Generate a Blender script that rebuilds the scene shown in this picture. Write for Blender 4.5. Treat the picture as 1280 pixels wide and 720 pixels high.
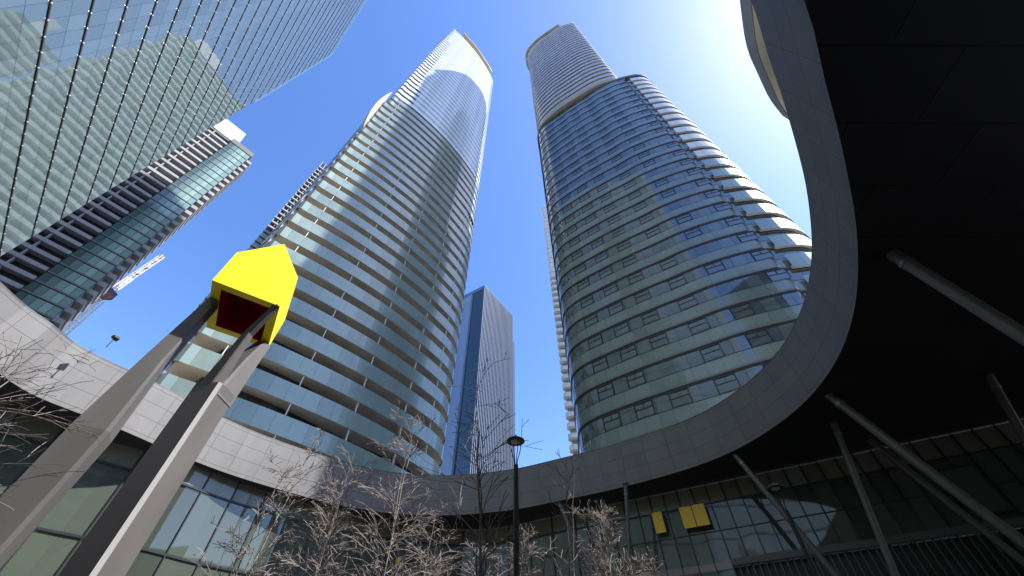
import bpy, math, random
from mathutils import Vector, Matrix
random.seed(7)
R = math.radians
C = bpy.context.scene.collection
for o in list(bpy.data.objects): bpy.data.objects.remove(o)

# ------------------------------------------------------------ camera, sky, sun, exposure
cam = bpy.data.cameras.new('camera'); cam.sensor_width = 36; cam.lens = 13.84
cam.clip_start = 0.05; cam.clip_end = 6000
co = bpy.data.objects.new('camera', cam); C.objects.link(co)
co.location = (0, 0, 1.6); co.rotation_euler = (R(90 + 48.85), 0, 0)
bpy.context.scene.camera = co
SUN_AZ, SUN_EL = 96.0, 52.5
w = bpy.data.worlds.new('World'); bpy.context.scene.world = w; w.use_nodes = True
nt = w.node_tree; bg = nt.nodes['Background']
sky = nt.nodes.new('ShaderNodeTexSky'); sky.sky_type = 'NISHITA'; sky.sun_disc = False
sky.sun_elevation = R(SUN_EL); sky.sun_rotation = R(SUN_AZ)
sky.altitude = 100; sky.air_density = 1.2; sky.dust_density = 0.65; sky.ozone_density = 2.6
hs_ = nt.nodes.new('ShaderNodeHueSaturation'); hs_.inputs['Saturation'].default_value = 1.22; hs_.inputs['Hue'].default_value = .512
nt.links.new(sky.outputs[0], hs_.inputs['Color']); nt.links.new(hs_.outputs[0], bg.inputs[0]); bg.inputs[1].default_value = 0.15
sd = bpy.data.lights.new('sun', 'SUN'); sd.energy = 5.0; sd.angle = R(0.53); sd.color = (1, .965, .92)
so = bpy.data.objects.new('sun', sd); C.objects.link(so)
S = Vector((math.sin(R(SUN_AZ)) * math.cos(R(SUN_EL)), math.cos(R(SUN_AZ)) * math.cos(R(SUN_EL)), math.sin(R(SUN_EL))))
so.rotation_euler = S.to_track_quat('Z', 'Y').to_euler(); so.location = (60, 0, 80)
vs = bpy.context.scene.view_settings
vs.view_transform = 'Standard'; vs.look = 'None'; vs.gamma = 1; vs.use_curve_mapping = False
vs.exposure = 1.1
bpy.context.scene.cycles.max_bounces = 7
bpy.context.scene.cycles.glossy_bounces = 4

# ------------------------------------------------------------ materials
def pmat(name, col, rough=.6, ior=1.5, metal=0.0, var=0.0, noise=0.0, nscale=1.0, bump=0.0, bscale=.6, coat=0.0, isl=0.0, col2=None, streak=0.0):
    """col varied by large noise, optional per-panel (island) variation, optional faint waviness"""
    m = bpy.data.materials.new(name); m.use_nodes = True
    t = m.node_tree; b = t.nodes['Principled BSDF']; L = t.links
    b.inputs['Base Color'].default_value = (*col, 1); b.inputs['Roughness'].default_value = rough
    b.inputs['IOR'].default_value = ior; b.inputs['Metallic'].default_value = metal
    b.inputs['Coat Weight'].default_value = coat; b.inputs['Coat Roughness'].default_value = .04
    src = None
    def rgb(c):
        n = t.nodes.new('ShaderNodeRGB'); n.outputs[0].default_value = (*c, 1); return n.outputs[0]
    tc = t.nodes.new('ShaderNodeTexCoord')
    if isl > 0:
        g = t.nodes.new('ShaderNodeNewGeometry')
        mp = t.nodes.new('ShaderNodeMapRange'); mp.inputs[3].default_value = 0; mp.inputs[4].default_value = 1
        L.new(g.outputs['Random Per Island'], mp.inputs[0])
        if col2 is None: col2 = tuple(c * (1 - isl) for c in col)
        mx = t.nodes.new('ShaderNodeMix'); mx.data_type = 'RGBA'
        rp = t.nodes.new('ShaderNodeMath'); rp.operation = 'POWER'; rp.inputs[1].default_value = 1.6
        L.new(mp.outputs[0], rp.inputs[0]); L.new(rp.outputs[0], mx.inputs[0])
        L.new(rgb(col), mx.inputs[6]); L.new(rgb(col2), mx.inputs[7]); src = mx.outputs[2]
    if noise > 0:
        n = t.nodes.new('ShaderNodeTexNoise'); n.inputs['Scale'].default_value = nscale; n.inputs['Detail'].default_value = 5
        mpv = t.nodes.new('ShaderNodeMapping'); mpv.inputs['Scale'].default_value = (1, 1, 1 - .85 * streak)
        L.new(tc.outputs['Object'], mpv.inputs[0]); L.new(mpv.outputs[0], n.inputs[0])
        mr = t.nodes.new('ShaderNodeMapRange'); mr.inputs[1].default_value = .3; mr.inputs[2].default_value = .7
        mr.inputs[3].default_value = 1 - noise; mr.inputs[4].default_value = 1 + noise * .5
        L.new(n.outputs[0], mr.inputs[0])
        mm = t.nodes.new('ShaderNodeMix'); mm.data_type = 'RGBA'; mm.blend_type = 'MULTIPLY'; mm.inputs[0].default_value = 1
        L.new(src if src else rgb(col), mm.inputs[6]); L.new(mr.outputs[0], mm.inputs[7]); src = mm.outputs[2]
        m2 = t.nodes.new('ShaderNodeMapRange'); m2.inputs[3].default_value = max(0, rough - .06); m2.inputs[4].default_value = min(1, rough + .08)
        L.new(n.outputs[0], m2.inputs[0]); L.new(m2.outputs[0], b.inputs['Roughness'])
    if src: L.new(src, b.inputs['Base Color'])
    if bump > 0:
        n2 = t.nodes.new('ShaderNodeTexNoise'); n2.inputs['Scale'].default_value = bscale; n2.inputs['Detail'].default_value = 1
        L.new(tc.outputs['Object'], n2.inputs[0])
        bp = t.nodes.new('ShaderNodeBump'); bp.inputs['Strength'].default_value = 1; bp.inputs['Distance'].default_value = bump
        L.new(n2.outputs[0], bp.inputs['Height']); L.new(bp.outputs[0], b.inputs['Normal'])
    return m

def tile_mat(name, col, jcol, w_, h_, rough=.5, off=0.0, mort=.012, var=.12, ior=1.5):
    """cladding panels with real joints, laid out along the surface's UV (metres)"""
    m = bpy.data.materials.new(name); m.use_nodes = True
    t = m.node_tree; b = t.nodes['Principled BSDF']; L = t.links
    uv = t.nodes.new('ShaderNodeUVMap'); uv.uv_map = 'uv'
    br = t.nodes.new('ShaderNodeTexBrick'); br.offset = off; br.squash = 1
    br.inputs['Scale'].default_value = 1; br.inputs['Brick Width'].default_value = w_; br.inputs['Row Height'].default_value = h_
    br.inputs['Mortar Size'].default_value = mort; br.inputs['Mortar Smooth'].default_value = .15
    br.inputs['Color1'].default_value = (*col, 1); br.inputs['Color2'].default_value = (*[c * (1 - var) for c in col], 1)
    br.inputs['Mortar'].default_value = (*jcol, 1)
    L.new(uv.outputs[0], br.inputs[0])
    n = t.nodes.new('ShaderNodeTexNoise'); n.inputs['Scale'].default_value = .9; n.inputs['Detail'].default_value = 6
    mp = t.nodes.new('ShaderNodeMapping'); mp.inputs['Scale'].default_value = (1.4, .35, 1)
    L.new(uv.outputs[0], mp.inputs[0]); L.new(mp.outputs[0], n.inputs[0])
    mr = t.nodes.new('ShaderNodeMapRange'); mr.inputs[1].default_value = .3; mr.inputs[2].default_value = .7; mr.inputs[3].default_value = .86; mr.inputs[4].default_value = 1.05
    L.new(n.outputs[0], mr.inputs[0])
    mm = t.nodes.new('ShaderNodeMix'); mm.data_type = 'RGBA'; mm.blend_type = 'MULTIPLY'; mm.inputs[0].default_value = 1
    L.new(br.outputs[0], mm.inputs[6]); L.new(mr.outputs[0], mm.inputs[7]); L.new(mm.outputs[2], b.inputs['Base Color'])
    b.inputs['Roughness'].default_value = rough; b.inputs['IOR'].default_value = ior
    bp = t.nodes.new('ShaderNodeBump'); bp.invert = True; bp.inputs['Distance'].default_value = .01
    L.new(br.outputs['Fac'], bp.inputs['Height']); L.new(bp.outputs[0], b.inputs['Normal'])
    return m

M = {}
M['fascia'] = tile_mat('fascia_tile', (.158, .154, .153), (.07, .07, .07), 1.42, .725, .55, mort=.010, var=.09)
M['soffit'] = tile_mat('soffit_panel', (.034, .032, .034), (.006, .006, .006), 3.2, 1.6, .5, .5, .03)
M['podglass'] = pmat('podium_glass', (.085, .105, .085), .03, 1.75, isl=.45, bump=.012, bscale=.5)
M['podspan'] = pmat('podium_spandrel', (.19, .20, .155), .12, 1.6, isl=.25, bump=.006)
M['mullion'] = pmat('dark_mullion', (.02, .022, .024), .4)
M['beam'] = pmat('grey_beam', (.09, .09, .092), .45, noise=.2, nscale=2)
M['louver'] = pmat('louver_dark', (.03, .028, .03), .5)
M['colpaint'] = pmat('column_paint', (.11, .105, .10), .4, noise=.15, nscale=3)
M['paving'] = pmat('plaza_paving', (.075, .073, .072), .7, noise=.25, nscale=1.5)
M['asphalt'] = pmat('city_ground', (.12, .12, .12), .9, noise=.3, nscale=.1)
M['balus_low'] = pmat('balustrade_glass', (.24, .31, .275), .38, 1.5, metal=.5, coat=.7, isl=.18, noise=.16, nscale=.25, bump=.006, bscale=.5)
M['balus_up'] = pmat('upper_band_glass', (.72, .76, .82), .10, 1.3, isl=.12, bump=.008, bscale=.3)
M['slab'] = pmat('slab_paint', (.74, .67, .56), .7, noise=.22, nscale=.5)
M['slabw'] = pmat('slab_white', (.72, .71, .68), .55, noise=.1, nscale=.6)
M['recess'] = pmat('recessed_window', (.02, .028, .032), .05, 1.5, isl=.8, col2=(.08, .09, .085), bump=.01)
M['upglass'] = pmat('upper_window', (.04, .09, .17), .04, 2.0, isl=.35, bump=.01)
M['upglass2'] = pmat('upper_flush_glass', (.40, .50, .64), .10, 1.22, isl=.25, bump=.008, bscale=.3)  # blue tint stands in for the sky reflection on this glass
M['post'] = pmat('divider_post', (.6, .6, .58), .5)
M['r_span'] = pmat('green_spandrel', (.17, .225, .205), .10, 1.9, isl=.16, noise=.15, nscale=.3, bump=.006)
M['r_win'] = pmat('tower_window', (.045, .065, .08), .03, 2.2, isl=.5, col2=(.09, .115, .12), bump=.007, bscale=.35)
M['r_edge'] = pmat('slab_edge_cream', (.13, .128, .115), .5)
M['dark'] = pmat('dark_gap', (.015, .017, .02), .4)
M['gold'] = pmat('soffit_gold', (.42, .36, .25), .45, noise=.15, nscale=.4)
M['r_white'] = pmat('upper_balcony_white', (.50, .475, .50), .35, 1.6, isl=.1, noise=.1, nscale=.3)
M['gl'] = pmat('curtain_wall_teal', (.15, .205, .215), .015, 2.4, isl=.22, bump=.02, bscale=.22)
M['gl_clear'] = pmat('edge_glass', (.16, .30, .36), .03, 1.9)
M['chrome'] = pmat('bracket_metal', (.5, .5, .5), .3, metal=.3)
M['frame'] = pmat('steel_frame', (.22, .22, .22), .35, metal=.6)
M['b2slab'] = pmat('grey_slab', (.29, .285, .292), .6, noise=.15, nscale=.3)
M['b2dark'] = pmat('balcony_recess', (.03, .028, .03), .3, isl=.5)
M['b2glass'] = pmat('green_glass', (.32, .47, .42), .08, 1.8, isl=.75, col2=(.02, .045, .045), bump=.01)
M['b2band'] = pmat('pale_green_band', (.46, .52, .50), .3, noise=.1, nscale=.2)
M['white'] = pmat('white_render', (.62, .62, .61), .6, noise=.05)
M['midblue'] = pmat('blue_curtain', (.09, .15, .27), .04, 2.1, isl=.2, bump=.01)
M['midwest'] = pmat('west_blue_glass', (.22, .29, .42), .08, 1.9, isl=.15, bump=.01)
M['middark'] = pmat('dark_curtain', (.02, .05, .07), .05, 1.9, isl=.4, bump=.01)
M['midfin'] = pmat('pale_fin', (.19, .195, .225), .4)
M['yellow'] = pmat('yellow_paint', (.95, .79, .015), .38, 1.5, noise=.09, nscale=1.6, streak=.7)
M['red'] = pmat('dark_red_paint', (.42, .008, .012), .5)
M['leg'] = pmat('leg_grey_paint', (.108, .102, .099), .40, 1.5, noise=.16, nscale=1.6, streak=.8)
M['leglitstrip'] = pmat('leg_edge_lit', (.36, .355, .35), .35)  # paler than the leg: sunlight on the chamfer put into the colour
M['lamp'] = pmat('black_iron', (.015, .015, .017), .35)
M['lens'] = pmat('lamp_lens', (.62, .58, .48), .3)
M['bark'] = pmat('grey_bark', (.24, .215, .20), .8, noise=.25, nscale=6)
M['barkdark'] = pmat('dark_bark', (.10, .085, .078), .8, noise=.25, nscale=6)
M['twig'] = pmat('pale_twigs', (.235, .20, .185), .8, isl=.5)
M['cwhite'] = pmat('crane_white', (.78, .76, .76), .5)
M['cred'] = pmat('crane_red', (.50, .13, .10), .5)
M['cdark'] = pmat('crane_dark', (.08, .05, .06), .6)
M['roof'] = pmat('roof_gravel', (.36, .35, .33), .9, noise=.2)
M['yreflect'] = pmat('yellow_reflection', (.85, .55, .02), .35)  # yellow of reflections in the glass wall, built as solid boxes
M['con'] = pmat('concrete_podium', (.25, .25, .24), .7, noise=.2, nscale=.4)

# ------------------------------------------------------------ mesh helpers
def tag(o, label, cat, group=None, kind=None):
    if label: o['label'] = label
    if cat: o['category'] = cat
    if group: o['group'] = group
    if kind: o['kind'] = kind
    return o
def empty(name, loc=(0, 0, 0), label=None, cat=None, group=None):
    o = bpy.data.objects.new(name, None); o.empty_display_size = .5; C.objects.link(o); o.location = loc
    return tag(o, label, cat, group)
class MB:
    def __init__(s): s.v = []; s.f = []; s.m = []; s.uv = []
    def poly(s, pts, mi=0, uv=None):
        n = len(s.v); s.v += [tuple(p) for p in pts]; s.f.append(tuple(range(n, n + len(pts)))); s.m.append(mi)
        s.uv += (uv if uv else [(p[0], p[1]) for p in pts])
    def mesh(s, verts, faces, mi=0):
        n = len(s.v); s.v += [tuple(p) for p in verts]
        for f in faces:
            s.f.append(tuple(i + n for i in f)); s.m.append(mi); s.uv += [(verts[i][0], verts[i][1]) for i in f]
    def hexa(s, b, t, mi=0):
        """b, t: four bottom and four top corners, ccw from above"""
        s.mesh(list(b) + list(t), [(3, 2, 1, 0), (4, 5, 6, 7), (0, 1, 5, 4), (1, 2, 6, 5), (2, 3, 7, 6), (3, 0, 4, 7)], mi)
    def box(s, x0, x1, y0, y1, z0, z1, mi=0):
        s.hexa([(x0, y0, z0), (x1, y0, z0), (x1, y1, z0), (x0, y1, z0)], [(x0, y0, z1), (x1, y0, z1), (x1, y1, z1), (x0, y1, z1)], mi)
    def obox(s, o, u, a0, a1, n, d0, d1, z0, z1, mi=0):
        """box between distances a0..a1 along unit u and d0..d1 along unit n from o (xy)"""
        P = lambda a, d, z: (o[0] + u[0] * a + n[0] * d, o[1] + u[1] * a + n[1] * d, z)
        b = [P(a0, d0, z0), P(a1, d0, z0), P(a1, d1, z0), P(a0, d1, z0)]; t = [(p[0], p[1], z1) for p in b]
        if u[0] * n[1] - u[1] * n[0] < 0: b.reverse(); t.reverse()
        s.hexa(b, t, mi)
    def tube(s, pts, rad, seg=8, mi=0, cap=True):
        pts = [Vector(p) for p in pts]
        if not hasattr(rad, '__len__'): rad = [rad] * len(pts)
        V = []; up = Vector((0, 0, 1))
        for i, p in enumerate(pts):
            d = (pts[min(i + 1, len(pts) - 1)] - pts[max(i - 1, 0)]).normalized()
            a = d.cross(up if abs(d.z) < .9 else Vector((1, 0, 0))).normalized(); b = d.cross(a)
            for k in range(seg):
                t = 2 * math.pi * k / seg; V.append(p + (a * math.cos(t) + b * math.sin(t)) * rad[i])
        F = []
        for i in range(len(pts) - 1):
            for k in range(seg):
                k2 = (k + 1) % seg; F.append((i * seg + k2, i * seg + k, (i + 1) * seg + k, (i + 1) * seg + k2))
        if cap: F.append(tuple(range(seg))); F.append(tuple(reversed(range((len(pts) - 1) * seg, len(pts) * seg))))
        s.mesh([tuple(v) for v in V], F, mi)
    def lathe(s, prof, c, seg=24, mi=0):
        V = []; F = []
        for r, z in prof:
            for k in range(seg):
                t = 2 * math.pi * k / seg; V.append((c[0] + r * math.cos(t), c[1] + r * math.sin(t), c[2] + z))
        for i in range(len(prof) - 1):
            for k in range(seg):
                k2 = (k + 1) % seg; F.append((i * seg + k, i * seg + k2, (i + 1) * seg + k2, (i + 1) * seg + k))
        s.mesh(V, F, mi)
    def build(s, name, mats, parent=None, smooth=False, label=None):
        me = bpy.data.meshes.new(name); me.from_pydata(s.v, [], s.f)
        if not isinstance(mats, (list, tuple)): mats = [mats]
        for m in mats: me.materials.append(m if not isinstance(m, str) else M[m])
        me.polygons.foreach_set('material_index', s.m)
        l = me.uv_layers.new(name='uv'); l.data.foreach_set('uv', [c for p in s.uv for c in p])
        if smooth: me.polygons.foreach_set('use_smooth', [True] * len(s.f))
        me.update()
        o = bpy.data.objects.new(name, me); C.objects.link(o)
        if parent: o.parent = parent
        if label: o['label'] = label
        return o

def catmull(P, closed=True, n=8):
    out = []; N = len(P); rng = range(N) if closed else range(N - 1)
    g = (lambda i: P[i % N]) if closed else (lambda i: P[max(0, min(N - 1, i))])
    for i in rng:
        p0, p1, p2, p3 = [Vector(g(j)).to_2d() for j in (i - 1, i, i + 1, i + 2)]
        for k in range(n):
            t = k / n
            out.append(.5 * ((2 * p1) + (p2 - p0) * t + (2 * p0 - 5 * p1 + 4 * p2 - p3) * t * t + (3 * p1 - p0 - 3 * p2 + p3) * t ** 3))
    if not closed: out.append(Vector(P[-1]).to_2d())
    return out
def resample(P, step, closed=True):
    Q = P + [P[0]] if closed else P
    cum = [0]
    for a, b in zip(Q, Q[1:]): cum.append(cum[-1] + (b - a).length)
    n = max(3, round(cum[-1] / step)); out = []; j = 0
    for i in range(n + (0 if closed else 1)):
        s = cum[-1] * i / n
        while j < len(Q) - 2 and cum[j + 1] < s: j += 1
        f = (s - cum[j]) / max(1e-9, cum[j + 1] - cum[j]); out.append(Q[j].lerp(Q[j + 1], min(1, f)))
    return out
def offs(P, d, closed=True, sign=1):
    n = len(P); out = []
    for i in range(n):
        a = P[(i - 1) % n] if closed or i > 0 else P[0]; b = P[(i + 1) % n] if closed or i < n - 1 else P[-1]
        t = (b - a).normalized(); out.append(P[i] + Vector((t.y, -t.x)) * d * sign)
    return out
def ribbon(mb, P, z0, z1, mi=0, closed=True, gap=0.0, group=1, flip=False, th=0.0, sel=None):
    """vertical panels along P, each one its own island; gap opens a joint between panels"""
    n = len(P); N = n if closed else n - 1; i = 0
    while i < N:
        j = min(i + group, N)
        idx = [(k % n) for k in range(i, j + 1)]
        if sel and not sel(P[idx[0]]): i = j; continue
        pts = [P[k].copy() for k in idx]
        if gap:
            d = (pts[-1] - pts[0]); u = d.normalized(); pts[0] += u * gap / 2; pts[-1] -= u * gap / 2
        V = [(p.x, p.y, z0) for p in pts] + [(p.x, p.y, z1) for p in pts]; m = len(pts)
        F = [(k, k + 1, m + k + 1, m + k) if not flip else (k + 1, k, m + k, m + k + 1) for k in range(m - 1)]
        mb.mesh(V, F, mi); i = j
def ring(mb, A, B, z0, z1, mi=0, closed=True, mtop=None):
    """solid slab between outline A (outer) and B (inner)"""
    n = len(A); N = n if closed else n - 1; V = []
    for i in range(n): V += [(A[i].x, A[i].y, z0), (A[i].x, A[i].y, z1), (B[i].x, B[i].y, z0), (B[i].x, B[i].y, z1)]
    F = []
    for i in range(N):
        a = i * 4; b = ((i + 1) % n) * 4
        F += [(a, b, b + 1, a + 1), (a + 1, b + 1, b + 3, a + 3), (b + 2, a + 2, a + 3, b + 3), (b, a, a + 2, b + 2)]
    mb.mesh(V, F, mi)
    if not closed:
        mb.mesh([V[0], V[1], V[3], V[2]], [(0, 1, 2, 3)], mi); mb.mesh(V[-4:], [(0, 2, 3, 1)], mi)
def ccw(P):
    a = sum(p.x * q.y - q.x * p.y for p, q in zip(P, P[1:] + P[:1])); return P if a > 0 else list(reversed(P))
def az(p): return math.degrees(math.atan2(p.x, p.y))

# ------------------------------------------------------------ ground
g = MB(); g.poly([(-3000, -3000, -.02), (3000, -3000, -.02), (3000, 3000, -.02), (-3000, 3000, -.02)])
tag(g.build('ground', 'asphalt'), 'grey city ground around the towers', 'ground', kind='structure')
g = MB(); g.poly([(-30, -30, 0), (45, -30, 0), (45, 32, 0), (-30, 32, 0)])
tag(g.build('plaza_paving', 'paving'), 'grey paved courtyard floor', 'paving', kind='structure')

# ------------------------------------------------------------ canopy with the egg shaped opening
K = 1.2; ZB, ZT = 11.2, 13.7
inner = [(-17.3, 9.2), (-17.1, 10.6), (-16.9, 12.1), (-15.5, 14.2), (-14.2, 16.6), (-12.6, 18.8), (-9.8, 21.4), (-7.1, 22.95), (-3.9, 23.45), (-.3, 22.75), (2.5, 21.4), (5.6, 19.6), (8.35, 17.4), (9.8, 15.3), (10.55, 12.7), (10.45, 10.2), (9.7, 7.8), (8.4, 5.4), (6.9, 3.3), (5.7, 1.8), (4.9, .8), (2.2, -2.0), (-3, -4.6), (-9, -4.2), (-14, -.5), (-16.8, 5)]
inner = [(x * K, y * K) for x, y in inner]
I = resample(catmull(inner, True, 10), .6)
I = ccw(I)
canopy = empty('canopy', (0, 0, 0), 'dark ring canopy with a tiled fascia curving round an egg shaped opening', 'canopy')
mb = MB(); u = 0; n = len(I)
for i in range(n):
    a, b = I[i], I[(i + 1) % n]; L = (b - a).length
    mb.mesh([(a.x, a.y, ZB), (b.x, b.y, ZB), (b.x, b.y, ZT), (a.x, a.y, ZT)], [(1, 0, 3, 2)])
    mb.uv[-4:] = [(u + L, .55), (u, .55), (u, .55 + ZT - ZB), (u + L, .55 + ZT - ZB)]; u += L
fas = mb.build('fascia', 'fascia', canopy)
# coping along the top edge and drip edge under it
mb = MB(); ring(mb, offs(I, .45), offs(I, .01), ZT, ZT + .09); mb.build('coping', 'beam', canopy)
outer = []
for p in I:
    d = p - Vector((-3, 8)); s_ = min(46 / max(abs(d.x), 1e-3), 36 / max(abs(d.y), 1e-3)); outer.append(Vector((-3, 8)) + d * s_)
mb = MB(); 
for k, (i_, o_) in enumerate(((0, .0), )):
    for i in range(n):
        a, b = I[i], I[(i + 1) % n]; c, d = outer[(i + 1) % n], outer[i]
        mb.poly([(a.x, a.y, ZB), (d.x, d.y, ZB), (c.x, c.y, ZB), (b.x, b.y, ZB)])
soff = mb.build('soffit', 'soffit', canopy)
mb = MB()
for i in range(n):
    a, b = I[i], I[(i + 1) % n]; c, d = outer[(i + 1) % n], outer[i]
    mb.poly([(a.x, a.y, ZT - .02), (b.x, b.y, ZT - .02), (c.x, c.y, ZT - .02), (d.x, d.y, ZT - .02)])
    mb.poly([(c.x, c.y, ZB), (d.x, d.y, ZB), (d.x, d.y, ZT - .02), (c.x, c.y, ZT - .02)])
mb.build('roof', 'roof', canopy)

# ------------------------------------------------------------ podium glass walls under the canopy
pod = empty('podium_building', (0, 0, 0), 'dark glazed podium wall wrapping the courtyard under the canopy', 'building')
wl = [(-31, -14), (-28, 0), (-24.8, 9), (-22.3, 15.1), (-21.0, 16.8), (-19.2, 18.9), (-17.1, 20.9), (-15.6, 23.3), (-12.5, 26.5), (-8, 29.6), (-2, 30.8), (4, 27.6)]
curve = resample(catmull(wl, False, 8), .82, False)
st = Vector((4, 27.6)); ue = Vector((13.4, -7.8)).normalized()
straight = [st + ue * (.82 * i) for i in range(0, 52)]
def wall_run(P, w3, name, low):
    """glazing with thin mullions: every panel is an island"""
    mb = MB(); mg = MB()
    for k, (z0, z1, mi) in enumerate(((0.02, low, 1), (low + .3, 10.2, 1), (10.28, ZB - .02, 0))):
        ribbon(mb, P, z0, z1, mi, closed=False, gap=.05, group=w3 if z0 < 10 else w3, flip=True)
    mb.build(name, ['podspan', 'podglass'], pod)
    nrm = offs(P, .05, False, -1)
    inn = offs(P, -.04, False, -1)
    for i in range(0, len(P), w3):
        p = P[i]; t = (P[min(i + 1, len(P) - 1)] - P[max(i - 1, 0)]).normalized()
        mg.obox((p.x, p.y), (t.x, t.y), -.03, .03, (t.y, -t.x), -.05, .07, 0, ZB - .01)
    return mg
mg = wall_run(curve, 2, 'glazing', 4.2)
for z in (4.2, 7.3, 10.2): ring(mg, offs(curve, .06, False), offs(curve, -.05, False), z, z + .1 + .0, closed=False)
mg.build('mullions', 'mullion', pod)
mg = wall_run(straight, 1, 'glazing', 7.2)
ring(mg, offs(straight, .045, False), offs(straight, -.05, False), 10.2, 10.27, closed=False)
ring(mg, offs(straight, .045, False), offs(straight, -.05, False), 8.86, 8.9, closed=False)
mg.build('mullions', 'mullion', pod)
SI = [p for p in straight if p.x > 10.4]
mb = MB(); ring(mb, offs(SI, .42, False), offs(SI, -.05, False), 7.22, 7.5, closed=False); mb.build('canopy_beam', 'beam', pod)
mb = MB(); mb2 = MB()
for p in resample(SI, .3, False):
    mb.obox((p.x, p.y), (ue.x, ue.y), -.03, .03, (ue.y, -ue.x), .1, .26, 0, 7.2)
a, b = SI[0], SI[-1]; mb2.obox((a.x, a.y), (ue.x, ue.y), 0, (b - a).length, (ue.y, -ue.x), .02, .06, 0, 7.2)
mb2.build('louver_backing', 'louver', pod); mb.build('louver_blades', 'beam', pod)
# open framed door-window on the right wall
def wallpt(u): return Vector((9.8, 23.9)) + ue * u
def frame_on_wall(u0, u1, z0, z1, name, mat, t=.07, d0=.05, d1=.13, fill=None, parent=pod, label=None):
    mb = MB(); o = wallpt(0); nn = (ue.y, -ue.x)
    for (a0, a1, c0, c1) in ((u0, u1, z0, z0 + t), (u0, u1, z1 - t, z1), (u0, u0 + t, z0 + t, z1 - t), (u1 - t, u1, z0 + t, z1 - t)):
        mb.obox((o.x, o.y), (ue.x, ue.y), a0, a1, nn, d0, d1, c0, c1)
    if fill: mb.obox((o.x, o.y), (ue.x, ue.y), u0 + t, u1 - t, nn, d0 + .01, d0 + .03, z0 + t, z1 - t, 1)
    return mb.build(name, [mat] + ([fill] if fill else []), parent, label=label)
frame_on_wall(11.2, 12.6, 7.75, 9.7, 'vent_window', 'mullion', fill='podglass')
yp = empty('reflection_panel', (wallpt(.3).x, wallpt(.3).y, 9.6), 'double yellow square standing in for a reflection in the dark glass wall, right of the dense bare tree', 'panel', 'yellow stand-ins for reflections in the glass wall')
def yreflection(root, u0, u1, z0, z1, split=True):  # yellow boxes added in place of reflections in the glass
    o = wallpt(0) - root.location.to_2d(); nn = (ue.y, -ue.x); zr = root.location.z
    mids = [u0, (u0 + u1) / 2, u1] if split else [u0, u1]
    for a, b in zip(mids, mids[1:]):
        mb = MB(); mb.obox((o.x, o.y), (ue.x, ue.y), a + .02, b - .02, nn, .08, .2, z0 - zr, z1 - zr); mb.build('reflection_face', 'yreflect', root)
    mb = MB(); 
    for c in mids: mb.obox((o.x, o.y), (ue.x, ue.y), c - .02, c + .02, nn, .075, .215, z0 - zr - .02, z1 - zr + .02)
    mb.obox((o.x, o.y), (ue.x, ue.y), u0, u1, nn, .075, .215, z1 - zr, z1 - zr + .03)
    mb.build('reflection_frame', 'mullion', root)
yreflection(yp, -.4, 1.0, 9.1, 10.15)
y2 = empty('reflection_panel', (wallpt(-1.6).x, wallpt(-1.6).y, 9.6), 'narrow yellow stand-in for a reflection, half hidden behind the dense bare tree', 'panel', 'yellow stand-ins for reflections in the glass wall')
yreflection(y2, -1.95, -1.35, 9.1, 10.15, False)
y3 = empty('reflection_panel', (-6.9, 28.4, 8.6), 'small yellow stand-in for a reflection deep under the canopy behind the left birches', 'panel', 'yellow stand-ins for reflections in the glass wall')
mb = MB(); mb.box(-.2, .2, -.06, .06, -.3, .3); mb.build('reflection_face', 'yreflect', y3)
mb = MB(); mb.box(-.24, .24, -.05, .07, -.34, -.302); mb.box(-.24, .24, -.05, .07, .302, .34); mb.build('reflection_frame', 'mullion', y3)

# ------------------------------------------------------------ slanted columns
cols = [((11.4, 19.7), (34.25, 10.5), .13, 'slanted steel column passing behind the right lamp post', 0),
        ((14.8, 16.6), (38.9, 9.9), .13, 'slim slanted steel column in the gap right of the lamp post', 0),
        ((13.4, 14.4), (48.6, 10.6), .16, 'long slanted steel column meeting the soffit just behind the fascia', 0),
        ((17.4, 18.2), (47.7, 9.4), .15, 'slanted steel column running just under the longest one', 0),
        ((11.4, 7.0), (60.0, 24.1), .17, 'thick slanted steel column rising to the near dark soffit at right', 0),
        ((19.1, 13.0), (54.1, 17.5), .14, 'short visible slanted column at the right edge near the glass wall', 0),
        ((2.9, 25.9), (9.1, 12.5), .12, 'leaning column just right of the central lamp post', 0),
        ((6.5, 23.3), (14.0, 12.3), .10, 'nearly upright thin column behind the dense bare tree', 0),
        ((-5.3, 28.3), (-14.0, 12.4), .12, 'leaning column behind the bare birches by the small yellow reflection stand-in', 0)]
for (tx, ty), (a_, e_), r_, lab, _ in cols:
    T = Vector((tx, ty, 11.2)); D = math.hypot(tx, ty)
    B = Vector((D * math.sin(R(a_)), D * math.cos(R(a_)), 1.6 + D * math.tan(R(e_))))
    d = (B - T); G = T + d * (T.z / -d.z)
    root = empty('slanted_column', G, lab, 'column', 'slanted columns holding up the canopy')
    mb = MB(); mb.tube([Vector((0, 0, .05)), (T - G)], r_, 20); mb.build('shaft', 'colpaint', root, smooth=False)
    mb = MB(); mb.tube([(T - G) + Vector((0, 0, -.05)), (T - G) + Vector((0, 0, -.005))], r_ * 1.6, 20); mb.build('top_plate', 'mullion', root)
    dn = (G - T).normalized(); mb = MB(); mb.tube([(T - G) + dn * .5, (T - G) + dn * .62], r_ * 1.14, 20); mb.build('collar', 'frame', root)
    mb = MB(); mb.lathe([(0, .06), (r_ * 2, .06), (r_ * 2, 0)], (0, 0, 0)); mb.build('base_plate', 'frame', root)

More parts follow.
